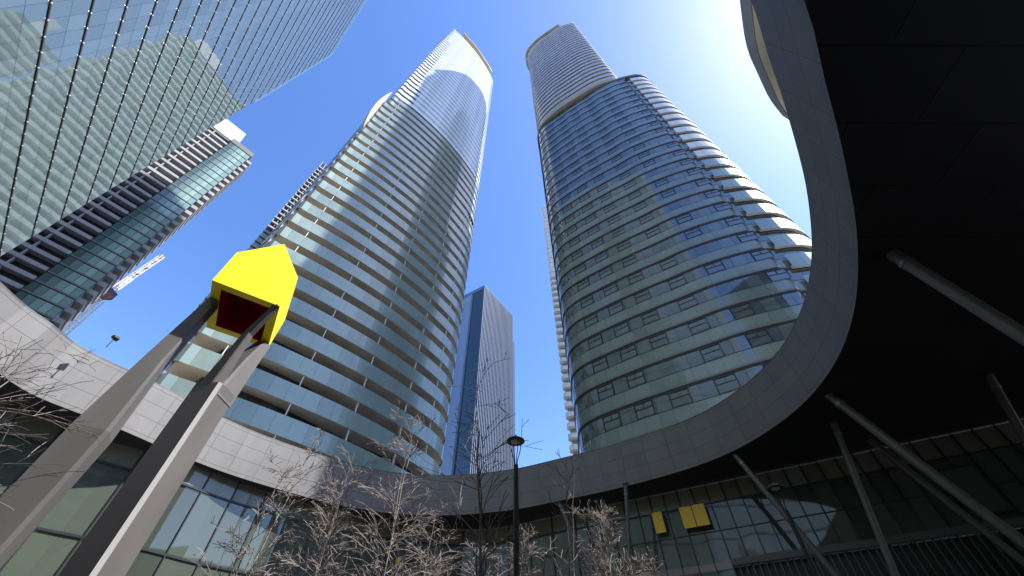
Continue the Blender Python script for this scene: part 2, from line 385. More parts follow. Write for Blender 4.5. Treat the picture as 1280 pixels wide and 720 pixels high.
# ------------------------------------------------------------ left condominium tower
def solid_cap(mb, P, z, mi=0): mb.poly([(p.x, p.y, z) for p in P], mi)
Lc = [(-26.8, 24.9), (-26.1, 25.3), (-21.6, 29.1), (-16.1, 34.9), (-11.5, 41.3), (-9.0, 46.3), (-9.4, 50.5), (-14, 55), (-24, 54), (-34, 46), (-36, 36), (-31, 28.2)]
def left_pts(k):
    P = [list(p) for p in Lc]
    if k >= 25:
        t = (k - 25) / 35.0; t = t * t * .55 + t * .45
        P[0] = [-26.2 + 1.9 * t, 25.3 + 1.6 * t]; P[1] = [-25.5 + 2.0 * t, 25.9 + 1.7 * t]; P[2] = [-21.6 + .1 * t, 29.1 + .1 * t]
        P[-1] = [-30 + 2 * t, 28.5 + 1 * t]
    return P
lt = empty('condo_tower', (0, 0, 0), 'left curved condo tower of stacked cream balconies with a blazing white sunlit top', 'tower', 'curved condo towers')
for k in range(60):
    z = 15.6 + 3 * k
    P = ccw(resample(catmull(left_pts(k), True, 10), .75))
    low = k < 27
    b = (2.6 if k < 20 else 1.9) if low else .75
    cen = Vector((-21.5, 41.5))
    def inset(d, deep=None): return [p + (cen - p).normalized() * (d if (low or az(p) < -41.5 or p.length > 47) else d * .03) for p in P]
    wall = inset(b)
    mb = MB(); ribbon(mb, wall, z + .2, z + 2.98, 0, gap=.06, group=2); ring(mb, inset(b + .06), inset(b + .5), z + .2, z + 2.99, 1)
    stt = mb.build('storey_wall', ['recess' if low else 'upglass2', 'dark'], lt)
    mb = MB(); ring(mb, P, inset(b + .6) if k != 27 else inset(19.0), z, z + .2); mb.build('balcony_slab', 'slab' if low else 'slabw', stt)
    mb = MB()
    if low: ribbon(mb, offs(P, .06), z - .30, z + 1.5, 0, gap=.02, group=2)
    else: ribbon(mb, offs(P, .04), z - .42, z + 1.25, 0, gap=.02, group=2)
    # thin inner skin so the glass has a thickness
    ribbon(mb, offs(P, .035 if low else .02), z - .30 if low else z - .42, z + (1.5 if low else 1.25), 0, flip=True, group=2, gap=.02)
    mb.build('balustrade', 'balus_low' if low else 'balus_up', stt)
    if low:
        for a0 in (-43, -32.4, -23.7, -16.6, -12.6):
            p = min(P, key=lambda q: abs(az(q) - a0) + (0 if q.length < 48 and q.y < 46 else 99)); i = P.index(p); t = (P[(i + 1) % len(P)] - p).normalized()
            mb = MB(); mb.obox((p.x, p.y), (t.x, t.y), -.04, .04, (t.y, -t.x), -.22, -.02, z + 1.1, z + 2.98)
            mb.build('divider', 'post', stt)
# cornice in white, added to draw the line of glancing sunlight
def arc(P, a0, a1, rmax=60):
    return [p for p in P if a0 <= az(p) <= a1 and p.length < rmax]
P = ccw(resample(catmull(left_pts(20), True, 10), .75))
mb = MB(); A = arc(P, -30, -10.8); A.sort(key=az); A.reverse()
A = A if (A[1] - A[0]).x > 0 else list(reversed(A))
ring(mb, offs(A, .5, False), offs(A, -.1, False), 76.4, 77.0, closed=False); mb.build('highlight_ledge', 'slabw', lt)
A = arc(P, -47.5, -43.5, 38); A.sort(key=az); wallA = A
mb = MB()
cres = []
for i in range(25):
    t = i / 24; zz = 74 + 23 * t; bulge = math.sin(math.pi * t) ** .8
    cres.append((zz, bulge))
c0 = Vector((-26.75, 24.95)); dirn = Vector((-.30, -.36)).normalized()
for (za, ba), (zb_, bb) in zip(cres, cres[1:]):
    wv = Vector((-.73, .68)) * 1.6
    a1 = c0 + dirn * (ba * 1.0); b1 = c0 + dirn * (bb * 1.0)
    p = [(c0.x, c0.y, za), (a1.x, a1.y, za), (b1.x, b1.y, zb_), (c0.x, c0.y, zb_)]
    q = [(x + wv.x, y + wv.y, z_) for x, y, z_ in p]
    mb.mesh(p + q, [(0, 1, 2, 3), (7, 6, 5, 4), (1, 5, 6, 2)])
mb.build('crescent_fin', 'gold', lt)
mb = MB(); P = ccw(resample(catmull(left_pts(59), True, 10), .75)); ztop = 15.6 + 180
ring(mb, offs(P, .08), offs(P, -.5), ztop, ztop + 1.0); solid_cap(mb, offs(P, -.3), ztop + .4); mb.build('roof_parapet', 'slabw', lt)
PH = offs(P, -3.0)
mb = MB(); ribbon(mb, PH, ztop + .4, ztop + 8); mb.build('penthouse_wall', 'r_white', lt)
V_ = [p for p in P if -36 <= az(p) <= -12 and p.length < 47]; V_.sort(key=az)
V_ = V_ if (V_[1] - V_[0]).x > 0 else list(reversed(V_))
mb = MB(); ring(mb, offs(V_, .6, False), offs(V_, -9, False), ztop + 7.4, ztop + 8.0, closed=False); mb.build('crown_visor', 'gold', lt)
mb = MB(); P = ccw(resample(catmull(Lc, True, 10), .75)); ribbon(mb, offs(P, -2.5), 13.7, 15.6, gap=.05, group=2); mb.build('base_wall', 'recess', lt)
# slim metal corner strip up the left edge
mb = MB(); mb.obox((-27.0, 25.0), (.64, .77), -.15, .15, (-.77, .64), 0, .5, 13.7, 74); mb.build('corner_strip', 'frame', lt)

# ------------------------------------------------------------ right condominium tower
Rc = [(6.35, 35.5), (6.9, 32.4), (10.6, 29.2), (13.9, 26.9), (16, 25.6), (18.3, 24.1), (21.3, 22.7), (24.8, 21.6), (28.3, 21.0), (31.6, 22.6), (34.2, 26.5), (35, 33), (32, 41), (25, 46.5), (14, 46.5), (8, 41.5)]
Rc[8] = (28.2, 21.4); Rc[9] = (31.3, 23.5); Rc[10] = (33.6, 27.5)
Ru = [(6.6, 36.5), (6.75, 32.7), (10.2, 29.0), (13.6, 26.7), (16, 25.2), (18.3, 23.9), (21.0, 22.9), (23.3, 22.6), (24.6, 24.4), (25.2, 30), (24, 38), (18, 42.5), (13, 42.5), (8.2, 40)]
rt = empty('condo_tower', (0, 0, 0), 'right curved condo tower of green glass storeys with a pale banded upper part', 'tower', 'curved condo towers')
Z0 = 14.4
def is_balc(p): return p.x > 24.2 and p.y < 44
BP = ccw(resample(catmull(Rc, True, 10), .6))
awn = 0; rest = MB()
for k in range(27):
    z = Z0 + 3 * k + .0
    W = [p + ((Vector((24, 34)) - p).normalized() * .35 if is_balc(p) else Vector((0, 0))) for p in BP]
    mb = MB()
    ribbon(mb, W, z + 1.38, z + 2.72, 0, gap=.03, group=2); ring(mb, offs(W, -.06), offs(W, -.3), z + 1.3, z + 2.95, 1)
    stt = mb.build('storey_windows', ['r_win', 'dark'], rt)
    mb = MB(); ribbon(mb, W, z + .1, z + 1.32, 0, gap=.012, group=2); mb.build('spandrel', 'r_span', stt)
    mb = MB(); ring(mb, offs(W, .09), offs(W, -.2), z - .05, z + .09, 0); ring(mb, offs(W, .03), offs(W, -.2), z - .27, z - .052, 1); mb.build('slab_edge', ['r_edge', 'dark'], stt)
    # rounded balconies at the right end
    BA = [p for p in BP if is_balc(p) and p.x > 24.5]
    BA = sorted(BA, key=lambda p: math.atan2(p.y - 34, p.x - 24))
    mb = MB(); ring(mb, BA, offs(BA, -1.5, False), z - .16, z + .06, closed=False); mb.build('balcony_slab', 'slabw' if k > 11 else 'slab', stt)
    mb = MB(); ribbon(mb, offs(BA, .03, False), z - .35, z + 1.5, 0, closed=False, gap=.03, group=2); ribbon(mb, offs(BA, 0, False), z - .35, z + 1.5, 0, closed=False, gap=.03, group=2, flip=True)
    mb.build('balustrade', 'balus_up' if k > 12 else 'balus_low', stt)  # white glass higher up: its sunlit look is put into the colour
    # awning windows
    rr = random.Random(k // 1)
    for a0 in (14.2, 19.8, 24.3, 31.2, 38.6, 45.2):
        if rr.random() < .08: continue
        p = min(W, key=lambda q: abs(az(q) - a0) + (0 if q.length < 36 else 99)); i = W.index(p); t = (W[(i + 2) % len(W)] - p).normalized()
        m_ = MB() if awn < 100 else rest; o_ = (p.x, p.y); tt = (t.x, t.y); nn = (t.y, -t.x)
        wd = 1.6; zz0, zz1 = z + 1.45, z + 2.70
        m_.obox(o_, tt, 0, wd, nn, .03, .10, zz1 - .08, zz1, 0); m_.obox(o_, tt, 0, .06, nn, .03, .10, zz0, zz1 - .1, 0)
        m_.obox(o_, tt, wd - .06, wd, nn, .03, .10, zz0, zz1 - .1, 0); m_.obox(o_, tt, .09, wd - .09, nn, .03, .09, zz1 - .60, zz1 - .56, 0)
        m_.obox(o_, tt, wd * .5, wd * .5 + .04, nn, .03, .09, zz1 - .64, zz1 - .1, 0)
        m_.obox(o_, tt, .09, wd - .09, nn, .02, .045, zz0, zz1 - .1, 1)
        if m_ is not rest: m_.build('awning_window', ['dark', 'r_win'], rt)
        awn += 1
ro = rest.build('awning_window', ['dark', 'r_win'], rt); ro['kind'] = 'stuff'
zs = Z0 + 81
mb = MB(); solid_cap(mb, BP, zs + .1); ring(mb, offs(BP, .1), offs(BP, -.4), zs - .2, zs + .7); mb.build('terrace_parapet', 'r_edge', rt)
UP = ccw(resample(catmull(Ru, True, 10), .6))
mb = MB(); ring(mb, offs(UP, .35), offs(UP, -1), zs + .4, zs + .9); ring(mb, offs(UP, .15), offs(UP, -1), zs + .9, zs + 2.9); mb.build('gold_cornice', 'gold', rt)
NU = 27
for k in range(NU):
    z = zs + 3 + 3 * k
    W = offs(UP, -.55)
    mb = MB(); ribbon(mb, W, z, z + 2.99, 0, gap=.05, group=2); st2 = mb.build('upper_storey_wall', 'upglass', rt)
    mb = MB(); ring(mb, UP, offs(UP, -.9), z, z + .18); mb.build('balcony_slab', 'slab', st2)
    mb = MB(); ribbon(mb, offs(UP, .05), z - .35, z + 1.45, 0, gap=.02, group=2); ribbon(mb, offs(UP, .02), z - .35, z + 1.45, 0, gap=.02, group=2, flip=True); mb.build('balustrade', 'r_white', st2)
zt = zs + 3 + 3 * NU
mb = MB(); solid_cap(mb, UP, zt + .3); ring(mb, offs(UP, .1), offs(UP, -.5), zt - .1, zt + 1); mb.build('roof_parapet', 'slabw', rt)
mb = MB(); ribbon(mb, offs(UP, -2.6), zt, zt + 4.5); mb.build('penthouse_wall', 'r_white', rt)
VV = [p for p in UP if az(p) < 44 and p.length < 38]; VV.sort(key=lambda p: az(p))
VV = VV if (VV[1] - VV[0]).x > 0 else list(reversed(VV))
mb = MB(); CR = [p + (Vector((-.9, -.1)) if p.x < 19 else Vector((-1.3, .9))) for p in UP]; ring(mb, CR, offs(UP, -7), zt + 4.5, zt + 5.2); solid_cap(mb, offs(UP, -6), zt + 4.9); mb.build('crown_visor', 'gold', rt)

# ------------------------------------------------------------ left glass office tower
ga = Vector((-57.2, 26.3)); gu = Vector((.714, -.70)).normalized(); gn = Vector((-gu.y, gu.x)) ; gn = gn if gn.dot(-ga) > 0 else -gn
GL = 78; GF = 36
gt = empty('glass_office_tower', (0, 0, 0), 'huge teal mirror glass office tower at upper left with dotted floor lines', 'tower')
mb = MB(); mb.obox((ga.x, ga.y), (gu.x, gu.y), 0.1, GL, (-gn.x, -gn.y), .12, 34, 0, .9 + 4 * GF); mb.build('core', 'dark', gt)
def glaz():
    mb = MB(); o = (ga.x, ga.y)
    for i in range(int(GL / 1.5)):
        a = i * 1.5
        for z0, z1 in ((.12, 2.0), (2.03, 3.88)):
            P = lambda s, z: (ga.x + gu.x * s, ga.y + gu.y * s, z)
            mb.poly([P(a + .012, z0), P(a + 1.488, z0), P(a + 1.488, z1), P(a + .012, z1)])
    # end wall
    for i in range(22):
        P = lambda s, z: (ga.x - gn.x * s, ga.y - gn.y * s, z)
        mb.poly([P(i * 1.5 + .02, .1), P(i * 1.5 + 1.48, .1), P(i * 1.5 + 1.48, 3.9), P(i * 1.5 + .02, 3.9)])
    return mb
g0 = glaz().build('storey_glazing', 'gl', gt); g0.location.z = .9
mb = MB(); mb.obox((ga.x, ga.y), (gu.x, gu.y), 0, GL, (gn.x, gn.y), .0, .06, -.05, .05); r0 = mb.build('floor_rail', 'louver', g0)
mb = MB(); mb.obox((ga.x, ga.y), (gu.x, gu.y), 0, GL, (gn.x, gn.y), .0, .05, .055, .13); f0 = mb.build('rail_trim', 'frame', g0)
mb = MB()
for i in range(1, int(GL / 1.5)): mb.obox((ga.x, ga.y), (gu.x, gu.y), i * 1.5 - .05, i * 1.5 + .05, (gn.x, gn.y), .03, .11, -.06, .06)
d0 = mb.build('bracket', 'chrome', g0); d0['kind'] = 'stuff'
for k in range(1, GF):
    c = g0.copy(); C.objects.link(c); c.location.z = .9 + 4 * k; c.parent = gt
    for s_ in (r0, f0, d0):
        cc = s_.copy(); C.objects.link(cc); cc.parent = c
mb = MB(); mb.obox((ga.x, ga.y), (gu.x, gu.y), -.9, -.02, (gn.x, gn.y), -.03, .02, 95, .9 + 4 * GF + 1.5); mb.obox((ga.x, ga.y), (gu.x, gu.y), 0, GL, (gn.x, gn.y), -.05, .0, .9 + 4 * GF, 2.4 + 4 * GF); mb.build('glass_fin', 'gl_clear', gt)
# two open vent windows
for s_, z_ in ((57.5, 52.8), (52, 76.8)):
    mb = MB(); o = ga + gu * s_
    P = lambda a, d, z: (o.x + gu.x * a + gn.x * d, o.y + gu.y * a + gn.y * d, z)
    mb.hexa([P(.1, .5, z_), P(1.4, .5, z_), P(1.4, .56, z_), P(.1, .56, z_)], [P(.1, .1, z_ + 1.8), P(1.4, .1, z_ + 1.8), P(1.4, .16, z_ + 1.8), P(.1, .16, z_ + 1.8)])
    mb.build('vent_window', 'white', gt)

# ------------------------------------------------------------ grey balcony tower beyond it
bc = Vector((-97.2, 59.6)); bu = Vector((-.64, -.77)).normalized(); bv = Vector((-.77, .64)).normalized()
bt = empty('balcony_tower', (0, 0, 0), 'dark grey balcony tower with a green glass corner, behind the mirror glass tower', 'tower')
H2 = 144; nf = 48; bn = -bv   # outward normal of left face is -bv ... facing the camera side
mb = MB(); mb.obox((bc.x, bc.y), (bu.x, bu.y), 0.6, 34, (bv.x, bv.y), 1.6, 10, 0, H2); mb.obox((bc.x, bc.y), (bu.x, bu.y), .3, 7.3, (bv.x, bv.y), .3, 1.6, 0, H2)
mb.build('core', 'b2dark', bt)
for k in range(nf):
    z = 3 * k
    mb = MB()
    for i in range(5):   # glass corner bay
        P = lambda s, zz: (bc.x + bu.x * s, bc.y + bu.y * s, zz)
        mb.poly([P(i * 1.46 + .04, z + .3), P(i * 1.46 + 1.4, z + .3), P(i * 1.46 + 1.4, z + 2.7), P(i * 1.46 + .04, z + 2.7)])
    fl = mb.build('corner_glazing', 'b2glass', bt)
    mb = MB(); mb.obox((bc.x, bc.y), (bu.x, bu.y), -.1, 7.35, (bv.x, bv.y), -.12, .5, z - .1, z + .25); mb.build('glazing_band', 'r_edge', fl)
    mb = MB(); mb.obox((bc.x, bc.y), (bu.x, bu.y), 7.5, 34, (bv.x, bv.y), -.1, 1.6, z - .12, z + .85); fl2 = mb.build('front_balcony', 'b2slab', bt)
    for q in (12.5, 18):
        mb = MB(); mb.obox((bc.x, bc.y), (bu.x, bu.y), q, q + .3, (bv.x, bv.y), .2, 1.58, z + .85, z + 2.88); mb.build('divider', 'b2slab', fl2)
    mb = MB(); mb.obox((bc.x, bc.y), (bv.x, bv.y), .6, 9, (-bu.x, -bu.y), .0, 1.7, z - .1, z + 1.15); mb.build('side_balcony', 'b2slab', bt)
mb = MB(); mb.obox((bc.x, bc.y), (bu.x, bu.y), -.2, 7.5, (bv.x, bv.y), -.2, 9.5, H2, H2 + 2.4); mb.obox((bc.x, bc.y), (bu.x, bu.y), 7.5, 34, (bv.x, bv.y), .5, 9.5, H2, H2 + 1); mb.build('roof_parapet', 'r_edge', bt)
mb = MB(); mb.obox((bc.x, bc.y), (bu.x, bu.y), 6.5, 14, (bv.x, bv.y), .3, 8, H2 + 1.02, H2 + 9.5); mb.build('rooftop_plant_room', 'white', bt)

# ------------------------------------------------------------ slim grid tower behind the left condo tower
def dirv(a): return Vector((math.sin(R(a)), math.cos(R(a))))
sc = dirv(-49.0) * 120
su = Vector((.70, .71)).normalized(); sn = Vector((.71, -.70)).normalized()
sb = empty('grid_tower', (0, 0, 0), 'slim blue glass tower with pale grid fins showing behind the left condo tower', 'tower')
Hs = 183
mb = MB(); mb.obox((sc.x, sc.y), (su.x, su.y), .2, 30, (-sn.x, -sn.y), .2, 22, 0, Hs); mb.build('core', 'middark', sb)
for k in range(60):
    z = 3.0 * k
    mb = MB()
    for i in range(16):
        P = lambda s, zz: (sc.x + su.x * s, sc.y + su.y * s, zz)
        mb.poly([P(i * 1.6 + .05, z + .5), P(i * 1.6 + 1.55, z + .5), P(i * 1.6 + 1.55, z + 2.95), P(i * 1.6 + .05, z + 2.95)])
    f_ = mb.build('storey_glazing', 'recess', sb)
    mb = MB(); mb.obox((sc.x, sc.y), (su.x, su.y), -.1, 28, (sn.x, sn.y), .0, .35 if k < 42 else .9, z, z + .45 if k < 42 else z + .7)
    mb.build('floor_band', 'middark' if k < 42 else 'b2slab', f_)
for i in range(18): mb = MB(); mb.obox((sc.x, sc.y), (su.x, su.y), i * 1.6 - .12, i * 1.6 + .12, (sn.x, sn.y), .0, .5, 128, Hs); mb.build('vertical_fin', 'b2slab', sb)

# ------------------------------------------------------------ blue office tower in the gap
mc = dirv(-6.1) * 190; mr = Vector((.54, .84)).normalized(); ml = Vector((-.82, .57)).normalized()
mt = empty('finned_office_tower', (0, 0, 0), 'distant blue office tower with pale vertical fins, centred between the two condo towers', 'tower')
Hm = 221
def slabbox(mb, o, u, a0, a1, n, d0, d1, z0, z1, mi=0): mb.obox((o.x, o.y), (u.x, u.y), a0, a1, (n.x, n.y), d0, d1, z0, z1, mi)
mrn = Vector((mr.y, -mr.x)); mln = Vector((ml.y, -ml.x)) ; mln = mln if mln.y < 0 else -mln
mb = MB(); slabbox(mb, mc, mr, .3, 37.5, -mrn, .3, 30, 0, Hm - 1); mb.build('core', 'middark', mt)
for k in range(55):
    z = 4.0 * k; mb = MB()
    for i in range(25):
        P = lambda s, zz: (mc.x + mr.x * s, mc.y + mr.y * s, zz)
        mb.poly([P(i * 1.5 + .05, z + .1), P(i * 1.5 + 1.45, z + .1), P(i * 1.5 + 1.45, z + 3.9), P(i * 1.5 + .05, z + 3.9)])
    f_ = mb.build('east_storey', 'midblue', mt)
    mb = MB()
    for i in range(6):
        P = lambda s, zz: (mc.x + ml.x * s, mc.y + ml.y * s, zz)
        mb.poly([P(i * 1.7 + 1.62, z + .15), P(i * 1.7 + .02, z + .15), P(i * 1.7 + .02, z + 3.85), P(i * 1.7 + 1.62, z + 3.85)])
    mb.build('corner_storey', 'middark', mt)
for i in range(26): mb = MB(); slabbox(mb, mc, mr, i * 1.5 - .14, i * 1.5 + .14, mrn, .0, .55, 0, Hm); mb.build('vertical_fin', 'midfin', mt)
for k in range(55):
    z = 4.0 * k
    if z + 4 > Hm - 6: break
    mb = MB()
    for i in range(12):
        o = mc + ml * 10.2 + mln * 1.6
        P = lambda s, zz: (o.x + ml.x * s, o.y + ml.y * s, zz)
        mb.poly([P(i * 1.7 + 1.66, z + .04), P(i * 1.7 + .04, z + .04), P(i * 1.7 + .04, z + 3.97), P(i * 1.7 + 1.66, z + 3.97)])
    mb.build('west_storey', 'midwest', mt)
mb = MB(); slabbox(mb, mc, ml, 10.2, 34, mln, -12, 1.5, 0, Hm - 5); mb.build('west_core', 'midwest', mt)
mb = MB(); slabbox(mb, mc, mr, -.1, 37.8, -mrn, .1, 30, Hm - 3.5, Hm); mb.build('roof_parapet', 'midblue', mt)
mb = MB(); slabbox(mb, mc, mr, 38, 41, -mrn, .1, 30, 0, Hm - 26); mb.build('rear_wing', 'middark', mt)

# ------------------------------------------------------------ far residential tower peeping past the right condo tower
fb = empty('scalloped_tower', (0, 0, 0), 'pale tower edge with scalloped balconies peeping out left of the right condo tower', 'tower')
fc = dirv(8.6) * 95; fu = dirv(98.6); fn = dirv(188.6)
mb = MB(); slabbox(mb, fc, fu, .8, 24, -fn, .3, 20, 0, 168); mb.build('core', 'b2slab', fb)
for k in range(56):
    z = 3.0 * k; o = fc + fu * 1.1 - fn * .2
    arcp = [Vector((o.x + 1.0 * math.sin(t), o.y + 0) ) for t in (0,)]
    PP = []
    for i in range(9):
        t = R(-90 + 22.5 * i * .9); v = -fu * math.cos(t) * 1.15 + fn * (math.sin(t) * 1.3 + .1) ; PP.append(o + v)
    PP = PP + [o + fn * 1.2 + fu * 4, o - fn * 1.2 + fu * 4]; PP = ccw(PP)
    zt_ = z + (1.25 if k < 38 else 2.7)
    mb = MB(); n_ = len(PP)
    mb.mesh([(p.x, p.y, z) for p in PP] + [(p.x, p.y, zt_) for p in PP], [tuple(reversed(range(n_))), tuple(range(n_, 2 * n_))] + [(i, (i + 1) % n_, n_ + (i + 1) % n_, n_ + i) for i in range(n_)])
    mb.build('rounded_balcony', 'slabw' if k % 1 == 0 else 'slab', fb)

# ------------------------------------------------------------ low rounded block over the right fascia
rb = empty('rounded_block', (0, 0, 0), 'curved pale balcony edge peeping over the canopy at top right', 'building')
zr = 27.6
oc = [(.485, .080), (.536, .172), (.590, .235), (.640, .288), (.690, .328)]
oc = [Vector((x * 26, y * 26)) for x, y in oc]
edge = resample(catmull([tuple(p) for p in oc], False, 8), .7, False)
for k in range(4):
    z = zr - 3.0 * k
    e1 = edge if k else edge
    mb = MB(); ring(mb, e1, [p + Vector((.85, -.5)) * 2.2 for p in e1], z - .22, z, closed=False)
    s_ = mb.build('balcony_slab', 'slab', rb)
    mb = MB(); ribbon(mb, offs(e1, -.05, False), z - .3, z + 1.1, 0, closed=False, gap=.02, group=2); ribbon(mb, offs(e1, -.02, False), z - .3, z + 1.1, 0, closed=False, gap=.02, group=2, flip=True)
    mb.build('balustrade', 'b2slab', s_)
mb = MB(); ring(mb, [p + Vector((.85, -.5)) * 1.2 for p in edge], [p + Vector((.85, -.5)) * 3.0 for p in edge], 13.7, zr, closed=False); mb.build('wall', 'recess', rb)

# ------------------------------------------------------------ yellow house sculpture on forked legs
ZR = 7.2
def hp(x, y): return Vector((x * ZR, y * ZR, ZR + 1.6))
A_, E_, F_ = hp(-.994, .839), hp(-.816, .959), hp(-.952, 1.187); H_ = A_ + (F_ - E_)
hc = (A_ + E_ + F_ + H_) / 4
hs = empty('house_sculpture', (hc.x, hc.y, 0), 'bright yellow house shaped box with a dark red hollow underside, on tall grey legs', 'sculpture')
up = Vector((0, 0, 1)); wh = 1.12; pk = 2.12
ex = (E_ - A_).normalized(); ey = (F_ - E_).normalized(); W_ = (E_ - A_).length; D_ = (F_ - E_).length
O_ = A_ - Vector((hc.x, hc.y, 0))
def HP(x, y, z): return O_ + ex * x + ey * y + up * z
mb = MB()
pf = [HP(0, 0, 0), HP(W_, 0, 0), HP(W_, 0, wh), HP(W_ / 2, 0, pk), HP(0, 0, wh)]; pb = [p + ey * D_ for p in pf]
mb.mesh(pf + pb, [(0, 1, 2, 3, 4), (9, 8, 7, 6, 5), (1, 6, 7, 2), (2, 7, 8, 3), (3, 8, 9, 4), (4, 9, 5, 0)])
th_ = .21
q0 = [HP(0, 0, 0), HP(W_, 0, 0), HP(W_, D_, 0), HP(0, D_, 0)]; q1 = [HP(th_, th_, 0), HP(W_ - th_, th_, 0), HP(W_ - th_, D_ - th_, 0), HP(th_, D_ - th_, 0)]
mb.mesh(q0 + q1, [(1, 0, 4, 5), (2, 1, 5, 6), (3, 2, 6, 7), (0, 3, 7, 4)])
hb = mb.build('house_shell', 'yellow', hs)
mb = MB(); q2 = [p + up * 1.0 for p in q1]
mb.mesh(q1 + q2, [(0, 1, 5, 4), (1, 2, 6, 5), (2, 3, 7, 6), (3, 0, 4, 7), (4, 5, 6, 7)]); mb.build('red_lining', 'red', hb)
def limb(mb, secs, mi=0, strip=None):
    """secs: (centre, half width a, half depth b, chamfer) lofted; faces aligned with the house"""
    rows = []
    for c, a, b in secs:
        c = Vector(c); k = min(a, b) * .25
        rows.append([c + ex * x + ey * y for x, y in ((-a, -b), (a - k, -b), (a, -b + k), (a, b), (-a, b))])
    n_ = 5; V = [tuple(p) for r_ in rows for p in r_]
    for i in range(len(rows) - 1):
        for j in range(n_):
            j2 = (j + 1) % n_; f = (i * n_ + j, i * n_ + j2, (i + 1) * n_ + j2, (i + 1) * n_ + j)
            mb.mesh([V[q] for q in f], [(0, 1, 2, 3)], strip if (j == 1 and strip is not None and i == 0) else mi)
    mb.mesh([tuple(p) for p in rows[-1]], [(0, 1, 2, 3, 4)], mi)
o2 = Vector((hc.x, hc.y, 0))
L0 = (A_ + H_) / 2 - o2; L0.z = 0
mb = MB()
la = L0 - ex * .05 - ey * .12
lo = Vector((-.75, .35, 0))
limb(mb, [(la + lo, .24, .20), (la + lo * .12 + up * 5.3, .27, .25), (la + up * 6.9, .17, .19), (HP(.10, D_ * .42, .02), .10, .17)])
mb.build('left_leg', 'leg', hs)
mb = MB()
def fr(c, half, chm):
    # square shaft turned so that one arris, with its sunlit edge painted paler, faces the courtyard
    c = Vector(c); ax = Vector((math.cos(R(-3)), math.sin(R(-3)), 0)); ay = Vector((-ax.y, ax.x, 0)); h_ = half; k = chm
    return [c + ax * x + ay * y for x, y in ((-h_, -h_), (h_ - k, -h_), (h_, -h_ + k), (h_, h_), (-h_, h_))]
def loft(rows, strip):
    for i in range(len(rows) - 1):
        for j in range(5):
            j2 = (j + 1) % 5; mb.mesh([tuple(rows[i][j]), tuple(rows[i][j2]), tuple(rows[i + 1][j2]), tuple(rows[i + 1][j])], [(0, 1, 2, 3)], 1 if (j == 1 and strip) else 0)
    mb.mesh([tuple(p) for p in rows[-1]], [(0, 1, 2, 3, 4)], 0)
Rg = (E_ + F_) / 2 - o2 - ex * .32; Rg.z = 0; Rg -= ey * .10
loft([fr(Rg, .28, .06), fr(Rg + up * 6.7, .28, .06)], True)
jt = Rg + up * 6.55
loft([fr(jt + Vector((-.08, -.12, 0)), .15, .03), fr(HP(W_ - .34, .50, -.75), .08, .02), fr(HP(W_ - .08, .06, .02), .06, .015)], False)
loft([fr(jt + Vector((.02, .04, -.1)), .275, .05), fr(HP(W_ - .22, D_ - .52, -.95), .20, .04), fr(HP(W_ - .12, D_ - .16, .01), .12, .03)], False)
mb.build('right_leg', ['leg', 'leglitstrip'], hs)
mb = MB(); mb.obox((0, 0), (ex.x, ex.y), -1.3, 1.3, (ey.x, ey.y), -1.2, 1.2, 0.003, .12); mb.build('base_slab', 'con', hs)

# ------------------------------------------------------------ lamp posts
def lamp_post(loc, h, label):
    r_ = empty('street_lamp', loc, label, 'street lamp', 'black courtyard lamp posts')
    mb = MB(); mb.lathe([(.12, 0), (.12, .5), (.085, .6), (.065, 1.2), (.055, h - .62)], (0, 0, 0), 16); mb.build('post', 'lamp', r_, True)
    mb = MB()
    for q in range(4):
        t = q * math.pi / 2 + .4; c_, s_ = math.cos(t), math.sin(t)
        mb.tube([(.03 * c_, .03 * s_, h - .68), (.045 * c_, .045 * s_, h - .5), (.12 * c_, .12 * s_, h - .25), (.14 * c_, .14 * s_, h - .08)], .011, 6)
    mb.build('bracket_arms', 'lamp', r_)
    mb = MB(); mb.lathe([(.0, h + .10), (.03, h + .10), (.045, h + .06), (.10, h + .04), (.215, h - .03), (.22, h - .06), (.195, h - .075), (.12, h - .06), (.118, h - .055)], (0, 0, 0), 28); hd = mb.build('lamp_head', 'lamp', r_, True)
    mb = MB(); mb.lathe([(.118, h - .056), (.10, h - .085), (0, h - .095)], (0, 0, 0), 24); mb.build('lens', 'lens', hd, True)
    return r_
def at(a, D): v = dirv(a) * D; return (v.x, v.y, 0)
lamp_post(at(.55, 9.0), 6.35, 'tall black lamp post standing at the centre before the blue office tower')
lamp_post(at(32.7, 13.6), 6.25, 'black lamp post in the dark area at right, in front of a slanted column')
lamp_post(at(3.9, 18.5), 6.5, 'small distant black lamp post just right of the central lamp post, low down')
sp = empty('roof_floodlight', (0, 0, 0), 'tiny dark floodlight on a stalk on top of the left fascia', 'floodlight')
p_ = dirv(-53.2) * (23.8); sp.location = (p_.x, p_.y, ZT)
mb = MB(); mb.tube([(0, 0, 0), (-.02, 0, .5)], .025, 8); mb.build('stalk', 'lamp', sp)
mb = MB(); mb.tube([(-.02, -.12, .55), (-.02, .12, .6)], [.09, .13], 12); mb.build('lamp_head', 'lamp', sp)

